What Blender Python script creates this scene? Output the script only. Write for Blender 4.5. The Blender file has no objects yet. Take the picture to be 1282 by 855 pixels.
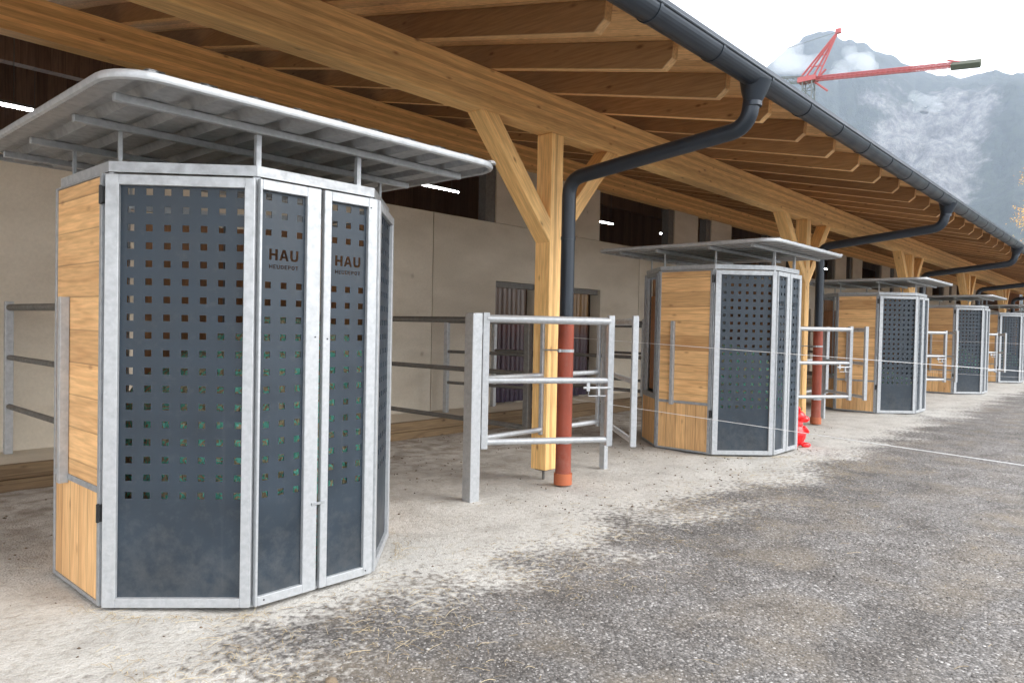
import bpy, bmesh, math, random
import numpy as np
from mathutils import Vector, Matrix, noise as mnoise
R_ = math.radians
sc = bpy.context.scene
C = sc.collection

# ------------------------------------------------------------------ camera, world, sun, exposure
CAM_H = 1.55
yaw, pitch, roll = .7321, .0199, .0206
fw = Vector((math.cos(yaw)*math.cos(pitch), math.sin(yaw)*math.cos(pitch), -math.sin(pitch)))
rt = Vector((math.sin(yaw), -math.cos(yaw), 0)); up = rt.cross(fw)
r2 = math.cos(roll)*rt + math.sin(roll)*up; u2 = -math.sin(roll)*rt + math.cos(roll)*up
cd = bpy.data.cameras.new('camera'); cam = bpy.data.objects.new('camera', cd); C.objects.link(cam)
cam.matrix_world = Matrix(((r2.x, u2.x, -fw.x, 0), (r2.y, u2.y, -fw.y, 0), (r2.z, u2.z, -fw.z, CAM_H), (0, 0, 0, 1)))
cd.sensor_width = 36; cd.lens = 908.9/1282*36; cd.clip_end = 12000; cd.clip_start = .05
sc.camera = cam
SUN_EL, SUN_AZ = R_(33), R_(-66)          # SUN_AZ: direction of the sun in the ground plane, from +X towards +Y
w = bpy.data.worlds.new('World'); sc.world = w; w.use_nodes = True
nt = w.node_tree; nt.nodes.clear()
out = nt.nodes.new('ShaderNodeOutputWorld'); bg = nt.nodes.new('ShaderNodeBackground')
sky = nt.nodes.new('ShaderNodeTexSky'); sky.sky_type = 'NISHITA'; sky.sun_disc = False
sky.sun_elevation = SUN_EL; sky.sun_rotation = math.pi/2 - SUN_AZ
sky.air_density = 1.2; sky.dust_density = 3
mix = nt.nodes.new('ShaderNodeMix'); mix.data_type = 'RGBA'
nz = nt.nodes.new('ShaderNodeTexNoise'); nz.inputs['Scale'].default_value = 2.2; nz.inputs['Detail'].default_value = 5
tc = nt.nodes.new('ShaderNodeTexCoord')
cr = nt.nodes.new('ShaderNodeValToRGB'); cr.color_ramp.elements[0].color = (11.5, 12.0, 12.7, 1); cr.color_ramp.elements[1].color = (15.5, 15.6, 15.8, 1)
cr.color_ramp.elements[0].position = .35; cr.color_ramp.elements[1].position = .65
nt.links.new(tc.outputs['Generated'], nz.inputs['Vector']); nt.links.new(nz.outputs['Fac'], cr.inputs['Fac'])
mix.inputs['Factor'].default_value = .9
nt.links.new(sky.outputs[0], mix.inputs['A']); nt.links.new(cr.outputs[0], mix.inputs['B'])
nt.links.new(mix.outputs['Result'], bg.inputs['Color']); bg.inputs['Strength'].default_value = .10
nt.links.new(bg.outputs[0], out.inputs[0])
sl = bpy.data.lights.new('sun', 'SUN'); sl.energy = 1.5; sl.angle = R_(38); sl.color = (1, .97, .92)
so = bpy.data.objects.new('sun', sl); C.objects.link(so)
sd = Vector((math.cos(SUN_EL)*math.cos(SUN_AZ), math.cos(SUN_EL)*math.sin(SUN_AZ), math.sin(SUN_EL)))
so.rotation_euler = sd.to_track_quat('Z', 'Y').to_euler()
vs = sc.view_settings; vs.view_transform = 'Standard'; vs.look = 'None'; vs.gamma = 1; vs.exposure = 1.22
sc.cycles.max_bounces = 8; sc.cycles.diffuse_bounces = 5; sc.cycles.volume_bounces = 3

# ------------------------------------------------------------------ helpers
class MB:
    def __init__(s): s.v = []; s.f = []
    def add(s, V, F, M=None):
        n = len(s.v)
        for p in V:
            p = Vector(p); s.v.append(tuple(M @ p) if M is not None else tuple(p))
        s.f += [tuple(i+n for i in f) for f in F]; return s
    def box(s, a, b, M=None):
        x0, y0, z0 = [min(a[i], b[i]) for i in range(3)]; x1, y1, z1 = [max(a[i], b[i]) for i in range(3)]
        return s.add([(x0,y0,z0),(x1,y0,z0),(x1,y1,z0),(x0,y1,z0),(x0,y0,z1),(x1,y0,z1),(x1,y1,z1),(x0,y1,z1)],
                     [(0,3,2,1),(4,5,6,7),(0,1,5,4),(1,2,6,5),(2,3,7,6),(3,0,4,7)], M)
    def prism(s, poly, x0, x1, M=None):      # poly in (y,z), swept along x
        n = len(poly); V = [(x0,)+tuple(p) for p in poly] + [(x1,)+tuple(p) for p in poly]
        F = [tuple(range(n-1, -1, -1)), tuple(range(n, 2*n))] + [(i, (i+1) % n, n+(i+1) % n, n+i) for i in range(n)]
        return s.add(V, F, M)
    def tube(s, pts, r, n=10, M=None, cap=True):
        pts = [Vector(p) for p in pts]; rs = r if isinstance(r, (list, tuple)) else [r]*len(pts)
        V = []; F = []; prev = None
        for i, p in enumerate(pts):
            t = (pts[min(i+1, len(pts)-1)] - pts[max(i-1, 0)]).normalized()
            if prev is None:
                a = Vector((0, 0, 1)) if abs(t.z) < .9 else Vector((1, 0, 0)); e = t.cross(a).normalized()
            else: e = (prev - t*prev.dot(t)).normalized()
            prev = e; q = t.cross(e)
            V += [p + rs[i]*(math.cos(2*math.pi*k/n)*e + math.sin(2*math.pi*k/n)*q) for k in range(n)]
        for i in range(len(pts)-1):
            for k in range(n): F.append((i*n+k, i*n+(k+1) % n, (i+1)*n+(k+1) % n, (i+1)*n+k))
        if cap: F += [tuple(range(n-1, -1, -1)), tuple(range((len(pts)-1)*n, len(pts)*n))]
        return s.add(V, F, M)
    def mesh(s, name, m, smooth=False):
        me = bpy.data.meshes.new(name); me.from_pydata(s.v, [], s.f); me.materials.append(m)
        if smooth: me.polygons.foreach_set('use_smooth', [True]*len(me.polygons))
        me.update(); return me
    def build(s, name, m, parent=None, smooth=False, bevel=0, loc=None, rot=None):
        me = s.mesh(name, m, smooth)
        bm = bmesh.new(); bm.from_mesh(me); bmesh.ops.recalc_face_normals(bm, faces=bm.faces)
        if bevel:
            es = [e for e in bm.edges if len(e.link_faces) == 2 and e.calc_face_angle(0) > .6]
            bmesh.ops.bevel(bm, geom=es, offset=bevel, segments=1, affect='EDGES')
        bm.to_mesh(me); bm.free()
        if smooth: me.set_sharp_from_angle(angle=R_(38))
        return link(name, me, parent, loc, rot)
def link(name, me, parent=None, loc=None, rot=None):
    o = bpy.data.objects.new(name, me); C.objects.link(o)
    if parent: o.parent = parent
    if loc is not None: o.location = loc
    if rot is not None: o.rotation_euler = rot
    return o
def empty(name, loc=(0, 0, 0), rz=0):
    o = bpy.data.objects.new(name, None); C.objects.link(o); o.location = loc; o.rotation_euler = (0, 0, rz); return o
def tag(o, label=None, cat=None, group=None, kind=None):
    for k, v in (('label', label), ('category', cat), ('group', group), ('kind', kind)):
        if v: o[k] = v
    return o
def copy_tree(o, parent=None):
    c = o.copy(); C.objects.link(c); c.parent = parent
    for ch in [q for q in ALL if q.parent == o]: copy_tree(ch, c)
    return c
def dup(o):
    global ALL
    ALL = list(bpy.data.objects); return copy_tree(o)
def arc(p0, p1, p2, r, n=6):                 # rounded corner points at p1
    p0, p1, p2 = map(Vector, (p0, p1, p2)); a = (p0-p1).normalized(); b = (p2-p1).normalized()
    A = p1+a*r; B = p1+b*r
    return [(1-t)**2*A + 2*t*(1-t)*p1 + t*t*B for t in [i/n for i in range(n+1)]]
ORD = ['first', 'second', 'third', 'fourth', 'fifth', 'sixth', 'seventh', 'eighth', 'ninth']

# ------------------------------------------------------------------ materials
def mat(name):
    m = bpy.data.materials.new(name); m.use_nodes = True; n = m.node_tree; n.nodes.clear()
    o = n.nodes.new('ShaderNodeOutputMaterial'); b = n.nodes.new('ShaderNodeBsdfPrincipled'); n.links.new(b.outputs[0], o.inputs[0])
    return m, n, b
def N(n, t, **k):
    x = n.nodes.new('ShaderNode'+t)
    for a, v in k.items():
        if a.startswith('i_'): x.inputs[a[2:].replace('_', ' ')].default_value = v
        else: setattr(x, a, v)
    return x
def ramp(n, src, stops):
    r = n.nodes.new('ShaderNodeValToRGB'); e = r.color_ramp.elements
    while len(e) < len(stops): e.new(.5)
    for q, (p, c) in zip(e, stops): q.position = p; q.color = tuple(c)+(1,) if len(c) == 3 else c
    n.links.new(src, r.inputs[0]); return r.outputs[0]
def coords(n, scale=(1, 1, 1), rnd=True):
    t = N(n, 'TexCoord'); m = N(n, 'Mapping'); m.inputs['Scale'].default_value = scale
    if rnd:
        oi = N(n, 'ObjectInfo'); v = N(n, 'VectorMath', operation='SCALE'); v.inputs[0].default_value = (37, 19, 53)
        n.links.new(oi.outputs['Random'], v.inputs['Scale']); a = N(n, 'VectorMath', operation='ADD')
        n.links.new(t.outputs['Object'], a.inputs[0]); n.links.new(v.outputs[0], a.inputs[1]); n.links.new(a.outputs[0], m.inputs[0])
    else: n.links.new(t.outputs['Object'], m.inputs[0])
    return m.outputs[0], t.outputs['Object']
def mixc(n, fac, a, b, mode='MIX'):
    x = N(n, 'Mix', data_type='RGBA', blend_type=mode)
    for s, v in ((x.inputs['Factor'], fac), (x.inputs['A'], a), (x.inputs['B'], b)):
        if isinstance(v, bpy.types.NodeSocket): n.links.new(v, s)
        else: s.default_value = v if isinstance(v, (int, float)) else tuple(v)+(1,)
    return x.outputs['Result']
def bump(n, b, h, strength, dist=.01):
    x = N(n, 'Bump'); x.inputs['Strength'].default_value = strength; x.inputs['Distance'].default_value = dist
    n.links.new(h, x.inputs['Height']); n.links.new(x.outputs[0], b.inputs['Normal'])

def wood(name, grain, light, dark, board=.04, board_axis=2, rough=.62, knots=.85, contrast=1.0):
    m, n, b = mat(name)
    k = 9; s = [k, k, k]; s[grain] = k*.07
    v, raw = coords(n, s)
    # lamella index gives every board its own offset and tone
    sep = N(n, 'SeparateXYZ'); n.links.new(raw, sep.inputs[0])
    d = N(n, 'Math', operation='DIVIDE'); n.links.new(sep.outputs[board_axis], d.inputs[0]); d.inputs[1].default_value = board
    fl = N(n, 'Math', operation='FLOOR'); n.links.new(d.outputs[0], fl.inputs[0])
    wn = N(n, 'TexWhiteNoise', noise_dimensions='1D')
    oi = N(n, 'ObjectInfo'); ad = N(n, 'Math', operation='ADD'); n.links.new(fl.outputs[0], ad.inputs[0]); n.links.new(oi.outputs['Random'], ad.inputs[1])
    n.links.new(ad.outputs[0], wn.inputs['W'])
    sc_ = N(n, 'VectorMath', operation='SCALE'); n.links.new(wn.outputs['Color'], sc_.inputs[0]); sc_.inputs['Scale'].default_value = 30
    av = N(n, 'VectorMath', operation='ADD'); n.links.new(v, av.inputs[0]); n.links.new(sc_.outputs[0], av.inputs[1])
    # growth rings as bands of a stretched, warped field
    n1 = N(n, 'TexNoise', i_Scale=.5, i_Detail=1.5, i_Distortion=.35); n.links.new(av.outputs[0], n1.inputs['Vector'])
    mul = N(n, 'Math', operation='MULTIPLY'); n.links.new(n1.outputs['Fac'], mul.inputs[0]); mul.inputs[1].default_value = 42
    sn = N(n, 'Math', operation='SINE'); n.links.new(mul.outputs[0], sn.inputs[0])
    n2 = N(n, 'TexNoise', i_Scale=7.0, i_Detail=4.0); n.links.new(av.outputs[0], n2.inputs['Vector'])
    rings = ramp(n, sn.outputs[0], [(0, (0, 0, 0)), (.55, (.12, .12, .12)), (1, (1, 1, 1))])
    mid = [l*.62+d_*.38 for l, d_ in zip(light, dark)]
    c = mixc(n, rings, light, [l*(1-.45*contrast)+d_*.45*contrast for l, d_ in zip(light, dark)])
    fine = ramp(n, n2.outputs['Fac'], [(.35, (.82, .8, .78)), (.65, (1.08, 1.08, 1.08))])
    c = mixc(n, 1.0, c, fine, 'MULTIPLY')
    tone = ramp(n, wn.outputs['Value'], [(0, (.76, .70, .64)), (.5, (.98, .97, .96)), (1, (1.14, 1.12, 1.08))])
    c = mixc(n, 1.0, c, tone, 'MULTIPLY')
    tone2 = ramp(n, oi.outputs['Random'], [(0, (.86, .84, .82)), (1, (1.08, 1.07, 1.05))])
    c = mixc(n, 1.0, c, tone2, 'MULTIPLY')
    # knots
    ks = [7.5, 7.5, 7.5]; ks[grain] = 3.2
    kv, _ = coords(n, ks); vo = N(n, 'TexVoronoi', i_Scale=1.0, i_Randomness=1.0); n.links.new(kv, vo.inputs['Vector'])
    kn = ramp(n, vo.outputs['Distance'], [(.06, (1, 1, 1)), (.09, (.5, .5, .5)), (.16, (0, 0, 0))])
    kf = N(n, 'Math', operation='MULTIPLY'); n.links.new(kn, kf.inputs[0]); kf.inputs[1].default_value = knots
    c = mixc(n, kf.outputs[0], c, [dark[0]*.45, dark[1]*.35, dark[2]*.3])
    # joint line between lamellas
    fr = N(n, 'Math', operation='FRACT'); n.links.new(d.outputs[0], fr.inputs[0])
    lw = .012/board if board > .1 else .03
    jl = ramp(n, fr.outputs[0], [(0, (.45, .42, .40)) if board > .1 else (0, (.86, .85, .84)), (lw, (1, 1, 1))]); c = mixc(n, 1.0, c, jl, 'MULTIPLY')
    n.links.new(c, b.inputs['Base Color']); b.inputs['Roughness'].default_value = rough
    bump(n, b, n2.outputs['Fac'], .15, .002)
    return m
def galv(name, col=(.46, .475, .49), metal=.5, rough=.42):
    m, n, b = mat(name); v, _ = coords(n)
    vo = N(n, 'TexVoronoi', i_Scale=60.0); n.links.new(v, vo.inputs['Vector'])
    nz = N(n, 'TexNoise', i_Scale=22.0, i_Detail=8.0); n.links.new(v, nz.inputs['Vector'])
    a = ramp(n, vo.outputs['Color'], [(0, (.92, .92, .92)), (1, (1.04, 1.04, 1.04))])
    c = mixc(n, 1.0, col, a, 'MULTIPLY'); st = ramp(n, nz.outputs['Fac'], [(.3, (.88, .885, .89)), (.62, (1.04, 1.04, 1.04))])
    c = mixc(n, 1.0, c, st, 'MULTIPLY'); n.links.new(c, b.inputs['Base Color'])
    b.inputs['Metallic'].default_value = metal
    n.links.new(ramp(n, nz.outputs['Fac'], [(.3, (rough+.14,)*3), (.7, (rough-.08,)*3)]), b.inputs['Roughness'])
    bump(n, b, nz.outputs['Fac'], .12, .002); return m
def painted(name, col, rough=.5, var=.12, metal=0, scale=4.0, dirt=0, dirt_h=.45):
    m, n, b = mat(name); v, raw = coords(n)
    nz = N(n, 'TexNoise', i_Scale=scale, i_Detail=7.0); n.links.new(v, nz.inputs['Vector'])
    c = mixc(n, 1.0, col, ramp(n, nz.outputs['Fac'], [(.3, (1-var,)*3), (.7, (1+var,)*3)]), 'MULTIPLY')
    if dirt: c = splash(n, v, raw, c, dirt, dirt_h)
    n.links.new(c, b.inputs['Base Color']); b.inputs['Metallic'].default_value = metal
    n.links.new(ramp(n, nz.outputs['Fac'], [(.3, (rough-.06,)*3), (.7, (rough+.1,)*3)]), b.inputs['Roughness']); return m
def splash(n, v, raw, c, amount, height, base=0.0):
    """dried dust and splashes, thickest near the foot of the thing, with a few specks and runs higher up"""
    sp = N(n, 'SeparateXYZ'); n.links.new(raw, sp.inputs[0])
    h = N(n, 'MapRange', i_From_Min=base+height, i_From_Max=base); n.links.new(sp.outputs['Z'], h.inputs['Value'])
    a = N(n, 'TexNoise', i_Scale=14.0, i_Detail=9.0, i_Roughness=.7); n.links.new(v, a.inputs['Vector'])
    d = N(n, 'Math', operation='ADD'); n.links.new(a.outputs['Fac'], d.inputs[0]); hm_ = N(n, 'Math', operation='MULTIPLY'); n.links.new(h.outputs[0], hm_.inputs[0]); hm_.inputs[1].default_value = .28; n.links.new(hm_.outputs[0], d.inputs[1])
    f = ramp(n, d.outputs[0], [(.56, (0,)*3), (.82, (amount,)*3)])
    c = mixc(n, f, c, (.34, .31, .26))
    mp = N(n, 'Mapping'); mp.inputs['Scale'].default_value = (26, 26, 1.1); n.links.new(v, mp.inputs[0])
    r_ = N(n, 'TexNoise', i_Scale=1.0, i_Detail=3.0); n.links.new(mp.outputs[0], r_.inputs['Vector'])
    return mixc(n, ramp(n, r_.outputs['Fac'], [(.64, (0,)*3), (.76, (amount*.35,)*3)]), c, (.30, .28, .25))
M = {}
SPRL, SPRD = (.88, .575, .245), (.66, .36, .125)
for ax, nm in ((0, 'x'), (1, 'y'), (2, 'z')):
    M['beam_'+nm] = wood('spruce_'+nm, ax, SPRL, SPRD, .04, 2 if ax != 2 else 0, contrast=.36)
M['raft'] = wood('rafter_wood', 1, (.88, .57, .27), (.64, .35, .14), .9, 0, contrast=.5)
M['deck'] = wood('roof_boards', 1, (.84, .53, .25), (.62, .34, .14), .16, 0, contrast=.5)
M['lam'] = wood('larch_horizontal', 0, (.76, .475, .225), (.50, .25, .10), .185, 2, contrast=.8, knots=.5)
M['lamv'] = wood('larch_vertical', 2, (.76, .48, .23), (.54, .28, .11), .14, 0, contrast=.7, knots=.5)
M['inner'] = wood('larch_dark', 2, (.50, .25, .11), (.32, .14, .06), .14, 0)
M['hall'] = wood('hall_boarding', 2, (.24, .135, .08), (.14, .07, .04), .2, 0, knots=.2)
M['kerb'] = wood('weathered_timber', 0, (.20, .14, .08), (.09, .055, .03), .14, 2, rough=.85)
M['galv'] = galv('galvanised_steel'); M['galvb'] = galv('bright_galvanised', (.45, .465, .48), .4, .42)
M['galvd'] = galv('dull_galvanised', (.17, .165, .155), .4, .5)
M['sheet'] = galv('galvanised_sheet', (.36, .365, .37), .3, .5)
M['galvm'] = galv('shaded_galvanised', (.36, .375, .39), .4, .45)  # shade of the side frames put into the colour; latch shares this tone
M['anth'] = painted('anthracite_coating', (.014, .025, .038), .48, .2, dirt=.085, dirt_h=.6)
M['gutter'] = painted('grey_gutter_metal', (.026, .034, .046), .36, .12, .3)
M['pvc'] = painted('oxide_red_pipe', (.30, .058, .028), .5, .2, dirt=.16, dirt_h=.5)
M['orange'] = painted('orange_pipe_socket', (.42, .115, .045), .5, .15)
M['black'] = painted('black_plastic', (.012, .012, .013), .4)
M['white'] = painted('white_rope', (.85, .85, .85), .6, .05)
M['redtoy'] = painted('red_glossy_plastic', (.75, .012, .015), .22, .08)
M['cranered'] = painted('crane_red', (.42, .085, .085), .5, .1)
M['cranegrey'] = painted('crane_grey', (.16, .17, .17), .6, .1)
M['cweight'] = painted('counterweight', (.08, .085, .06), .8, .1)
def concrete():
    m, n, b = mat('precast_concrete'); v, _ = coords(n)
    a = N(n, 'TexNoise', i_Scale=.5, i_Detail=8.0); n.links.new(v, a.inputs['Vector'])
    f = N(n, 'TexNoise', i_Scale=40.0, i_Detail=4.0); n.links.new(v, f.inputs['Vector'])
    m2 = N(n, 'Mapping'); m2.inputs['Scale'].default_value = (.6, 1, 1.6); n.links.new(v, m2.inputs[0])
    s = N(n, 'TexNoise', i_Scale=1.2, i_Detail=5.0); n.links.new(m2.outputs[0], s.inputs['Vector'])
    c = ramp(n, a.outputs['Fac'], [(.3, (.54, .49, .405)), (.7, (.66, .605, .51))])
    c = mixc(n, 1.0, c, ramp(n, s.outputs['Fac'], [(.35, (.86, .85, .83)), (.6, (1.03, 1.03, 1.03))]), 'MULTIPLY')
    c = mixc(n, 1.0, c, ramp(n, f.outputs['Fac'], [(.3, (.95,)*3), (.7, (1.04,)*3)]), 'MULTIPLY')
    vo = N(n, 'TexVoronoi', i_Scale=1.3); n.links.new(v, vo.inputs['Vector'])
    c = mixc(n, ramp(n, vo.outputs['Distance'], [(.03, (.5,)*3), (.07, (0,)*3)]), c, (.2, .17, .13))
    t2 = N(n, 'TexCoord'); c0 = c; c = splash(n, v, t2.outputs['Object'], c, .0, .8); c = mixc(n, ramp(n, s.outputs['Fac'], [(.56, (0,)*3), (.74, (.35,)*3)]), c, (.30, .25, .18))
    n.links.new(c, b.inputs['Base Color']); b.inputs['Roughness'].default_value = .85; bump(n, b, f.outputs['Fac'], .2, .003); return m
M['conc'] = concrete()
def haymat():
    m, n, b = mat('hay_in_green_net'); v, _ = coords(n)
    m2 = N(n, 'Mapping'); m2.inputs['Scale'].default_value = (1, 1, .35); n.links.new(v, m2.inputs[0])
    a = N(n, 'TexNoise', i_Scale=34.0, i_Detail=3.0, i_Distortion=2.0); n.links.new(m2.outputs[0], a.inputs['Vector'])
    g = N(n, 'TexNoise', i_Scale=26.0, i_Detail=1.0, i_Distortion=1.5); n.links.new(v, g.inputs['Vector'])
    hay = ramp(n, a.outputs['Fac'], [(.3, (.14, .09, .04)), (.45, (.75, .60, .34)), (.7, (.95, .84, .6))])
    c = mixc(n, ramp(n, g.outputs['Fac'], [(.47, (0,)*3), (.53, (1,)*3)]), hay, (.30, 1.0, .80))
    n.links.new(c, b.inputs['Base Color']); b.inputs['Roughness'].default_value = .7; bump(n, b, a.outputs['Fac'], 1, .03); return m
M['hay'] = haymat()
def strawmat():
    m, n, b = mat('dry_straw'); g = N(n, 'NewGeometry')
    n.links.new(ramp(n, g.outputs['Random Per Island'], [(0, (.20, .14, .075)), (.5, (.38, .29, .16)), (1, (.55, .45, .28))]), b.inputs['Base Color'])
    b.inputs['Roughness'].default_value = .7; return m
M['straw'] = strawmat()
def islands(name, stops, rough):
    m, n, b = mat(name); g = N(n, 'NewGeometry')
    n.links.new(ramp(n, g.outputs['Random Per Island'], stops), b.inputs['Base Color']); b.inputs['Roughness'].default_value = rough; return m
M['stone'] = islands('gravel_stones', [(0, (.06, .053, .049)), (.45, (.155, .141, .131)), (.8, (.27, .25, .236)), (1, (.46, .44, .42))], .8)
M['dung'] = islands('dry_dung', [(0, (.09, .062, .04)), (1, (.22, .165, .11))], .95)
def emis(name, col, s):
    m, n, b = mat(name); b.inputs['Base Color'].default_value = (.8, .8, .8, 1); b.inputs['Emission Color'].default_value = col+(1,); b.inputs['Emission Strength'].default_value = s; return m
M['led'] = emis('led_tube_glow', (.93, .97, 1.0), 30)
def strips(nm='purple_strip_curtain', top=(.20, .15, .125), midc=(.14, .06, .06)):
    m, n, b = mat(nm); t = N(n, 'TexCoord'); s = N(n, 'SeparateXYZ'); n.links.new(t.outputs['Object'], s.inputs[0])
    z = ramp(n, s.outputs['Z'], [(0, (.04, .028, .055)), (.5, (.075, .045, .055)), (.52, (.075, .045, .055)), (.7, midc), (.71, [c*.85 for c in top]), (1, top)])
    d = N(n, 'Math', operation='DIVIDE'); n.links.new(s.outputs['Z'], d.inputs[0]); d.inputs[1].default_value = 2.13
    n.links.new(d.outputs[0], n.nodes[-1].inputs[0]) if False else None
    r = [q for q in n.nodes if q.type == 'VALTORGB'][0]; n.links.new(d.outputs[0], r.inputs[0])
    n.links.new(z, b.inputs['Base Color']); b.inputs['Roughness'].default_value = .25; return m
M['strip'] = strips()
M['strip2'] = strips('brown_strip_curtain', (.30, .17, .06), (.22, .09, .04))

def groundmat():
    m, n, b = mat('sand_and_gravel'); t = N(n, 'TexCoord'); P = t.outputs['Object']
    def nz(scale, det=6.0, dist=0.0):
        x = N(n, 'TexNoise', i_Scale=scale, i_Detail=det, i_Distortion=dist); n.links.new(P, x.inputs['Vector']); return x.outputs['Fac']
    big, midn, fine, grit = nz(.55, 5), nz(2.6, 9, .1), nz(22, 8), nz(150, 3)
    # sand
    c = ramp(n, midn, [(.25, (.37, .35, .32)), (.5, (.475, .455, .42)), (.75, (.55, .53, .495))])
    c = mixc(n, 1.0, c, ramp(n, fine, [(.30, (.80, .78, .75)), (.52, (1.04, 1.04, 1.04))]), 'MULTIPLY')
    c = mixc(n, 1.0, c, ramp(n, grit, [(.3, (.80,)*3), (.65, (1.10,)*3)]), 'MULTIPLY')
    vd = N(n, 'TexVoronoi', i_Scale=5.5); n.links.new(P, vd.inputs['Vector'])
    spots = N(n, 'Math', operation='MULTIPLY'); n.links.new(ramp(n, vd.outputs['Distance'], [(.05, (.6,)*3), (.15, (0,)*3)]), spots.inputs[0])
    n.links.new(ramp(n, big, [(.45, (0,)*3), (.6, (.9,)*3)]), spots.inputs[1]); sand = mixc(n, spots.outputs[0], c, (.11, .085, .055))
    # dark trampled, manured stall litter under the roof
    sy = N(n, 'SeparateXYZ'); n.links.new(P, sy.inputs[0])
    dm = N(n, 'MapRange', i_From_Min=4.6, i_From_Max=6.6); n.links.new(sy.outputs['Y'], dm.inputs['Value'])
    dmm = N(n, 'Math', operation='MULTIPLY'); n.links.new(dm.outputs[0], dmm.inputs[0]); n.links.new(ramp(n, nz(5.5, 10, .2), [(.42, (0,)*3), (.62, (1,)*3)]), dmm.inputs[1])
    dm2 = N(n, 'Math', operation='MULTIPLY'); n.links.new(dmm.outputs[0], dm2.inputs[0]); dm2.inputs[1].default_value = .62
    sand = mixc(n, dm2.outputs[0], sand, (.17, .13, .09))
    # gravel
    v1 = N(n, 'TexVoronoi', i_Scale=75.0); n.links.new(P, v1.inputs['Vector']); v2 = N(n, 'TexVoronoi', i_Scale=33.0); n.links.new(P, v2.inputs['Vector'])
    g = ramp(n, v1.outputs['Color'], [(0, (.08, .073, .067)), (.45, (.155, .143, .134)), (.78, (.265, .247, .234)), (1, (.55, .53, .51))])
    g = mixc(n, 1.0, g, ramp(n, v1.outputs['Distance'], [(.2, (1.1,)*3), (.75, (.62,)*3)]), 'MULTIPLY')
    gm = ramp(n, v2.outputs['Color'], [(0, (.85,)*3), (1, (1.18,)*3)]); g = mixc(n, 1.0, g, gm, 'MULTIPLY')
    g = mixc(n, 1.0, g, ramp(n, midn, [(.3, (.66, .63, .60)), (.60, (1.07, 1.07, 1.07))]), 'MULTIPLY')
    g = mixc(n, 1.0, g, ramp(n, big, [(.35, (.84,)*3), (.65, (1.12,)*3)]), 'MULTIPLY')
    brn = ramp(n, nz(1.7, 11, .3), [(.50, (0,)*3), (.72, (.45,)*3)]); g = mixc(n, brn, g, (.23, .185, .13))
    # edge between the two, at y about 3.1, ragged
    e = N(n, 'MapRange', i_From_Min=2.2, i_From_Max=3.9); n.links.new(sy.outputs['Y'], e.inputs['Value'])
    s1 = N(n, 'Math', operation='SUBTRACT'); n.links.new(nz(1.1, 9, .5), s1.inputs[0]); s1.inputs[1].default_value = .5
    s2 = N(n, 'Math', operation='MULTIPLY_ADD'); n.links.new(s1.outputs[0], s2.inputs[0]); s2.inputs[1].default_value = 1.1; n.links.new(e.outputs[0], s2.inputs[2])
    s3 = N(n, 'Math', operation='SUBTRACT'); n.links.new(fine, s3.inputs[0]); s3.inputs[1].default_value = .5
    s4 = N(n, 'Math', operation='MULTIPLY_ADD'); n.links.new(s3.outputs[0], s4.inputs[0]); s4.inputs[1].default_value = 1.1; n.links.new(s2.outputs[0], s4.inputs[2])
    f = ramp(n, s4.outputs[0], [(.34, (0,)*3), (.50, (.5,)*3), (.64, (1,)*3)])
    c = mixc(n, f, g, sand)
    # far meadow
    dist = N(n, 'VectorMath', operation='LENGTH'); n.links.new(P, dist.inputs[0])
    ff = N(n, 'MapRange', i_From_Min=60.0, i_From_Max=110.0); n.links.new(dist.outputs['Value'], ff.inputs['Value']); c = mixc(n, ff.outputs[0], c, (.07, .11, .035))
    n.links.new(c, b.inputs['Base Color']); b.inputs['Roughness'].default_value = .92
    h1 = N(n, 'Math', operation='MULTIPLY_ADD'); n.links.new(fine, h1.inputs[0]); h1.inputs[1].default_value = .7
    gi = N(n, 'Math', operation='MULTIPLY'); n.links.new(v1.outputs['Distance'], gi.inputs[0]); gi.inputs[1].default_value = -.35; n.links.new(gi.outputs[0], h1.inputs[2])
    bump(n, b, h1.outputs[0], .6, .020); return m
M['ground'] = groundmat()

# ------------------------------------------------------------------ ground, ledge
def gh(x, y):
    return .016*mnoise.noise(Vector((x*1.3, y*1.3, 0))) + .008*mnoise.noise(Vector((x*5, y*5, 3)))
xs = sorted(set([round(v, 3) for v in list(np.arange(-1, 14, .06)) + list(np.arange(14, 60, .5)) + [-5000, -2000, -600, -200, -80, -30, -12, -5, -2.5, 70, 90, 130, 250, 600, 1500, 3000, 6000]]))
ys = sorted(set([round(v, 3) for v in list(np.arange(-3, 7.8, .06)) + list(np.arange(8, 24, 1)) + [-5000, -2000, -600, -200, -80, -30, -12, -7, -4, 30, 60, 120, 300, 900, 2500, 6000]]))
gv = [(x, y, gh(x, y)*(1 if (-1.5 < x < 60 and -3.5 < y < 8) else 0)) for y in ys for x in xs]
nx = len(xs); gf = [(j*nx+i, j*nx+i+1, (j+1)*nx+i+1, (j+1)*nx+i) for j in range(len(ys)-1) for i in range(nx-1)]
mb = MB(); mb.v = gv; mb.f = gf
link('ground', mb.mesh('ground', M['ground'], True)); tag(bpy.data.objects['ground'], kind='structure')

SP = 6.95; NB = 8
X_END = 5.75 + SP*8 + .6
X_BEG = -3.2
WALL_Y = 8.6
# ------------------------------------------------------------------ barn
barn = empty('horse_barn', (0, WALL_Y, 0)); tag(barn, 'long timber roofed horse barn with pale concrete wall and open front', 'barn')
def P(name, mbd, m, parent=barn, loc=None, rot=None, smooth=False, bevel=0):
    o = mbd.build(name, m, parent, smooth=smooth, bevel=bevel, loc=loc, rot=rot)
    if parent is barn and loc is None: o.location = (0, -WALL_Y, 0)
    return o
def rz(y): return 3.88 + .2235*(y-4.6)      # underside of the rafters
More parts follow.
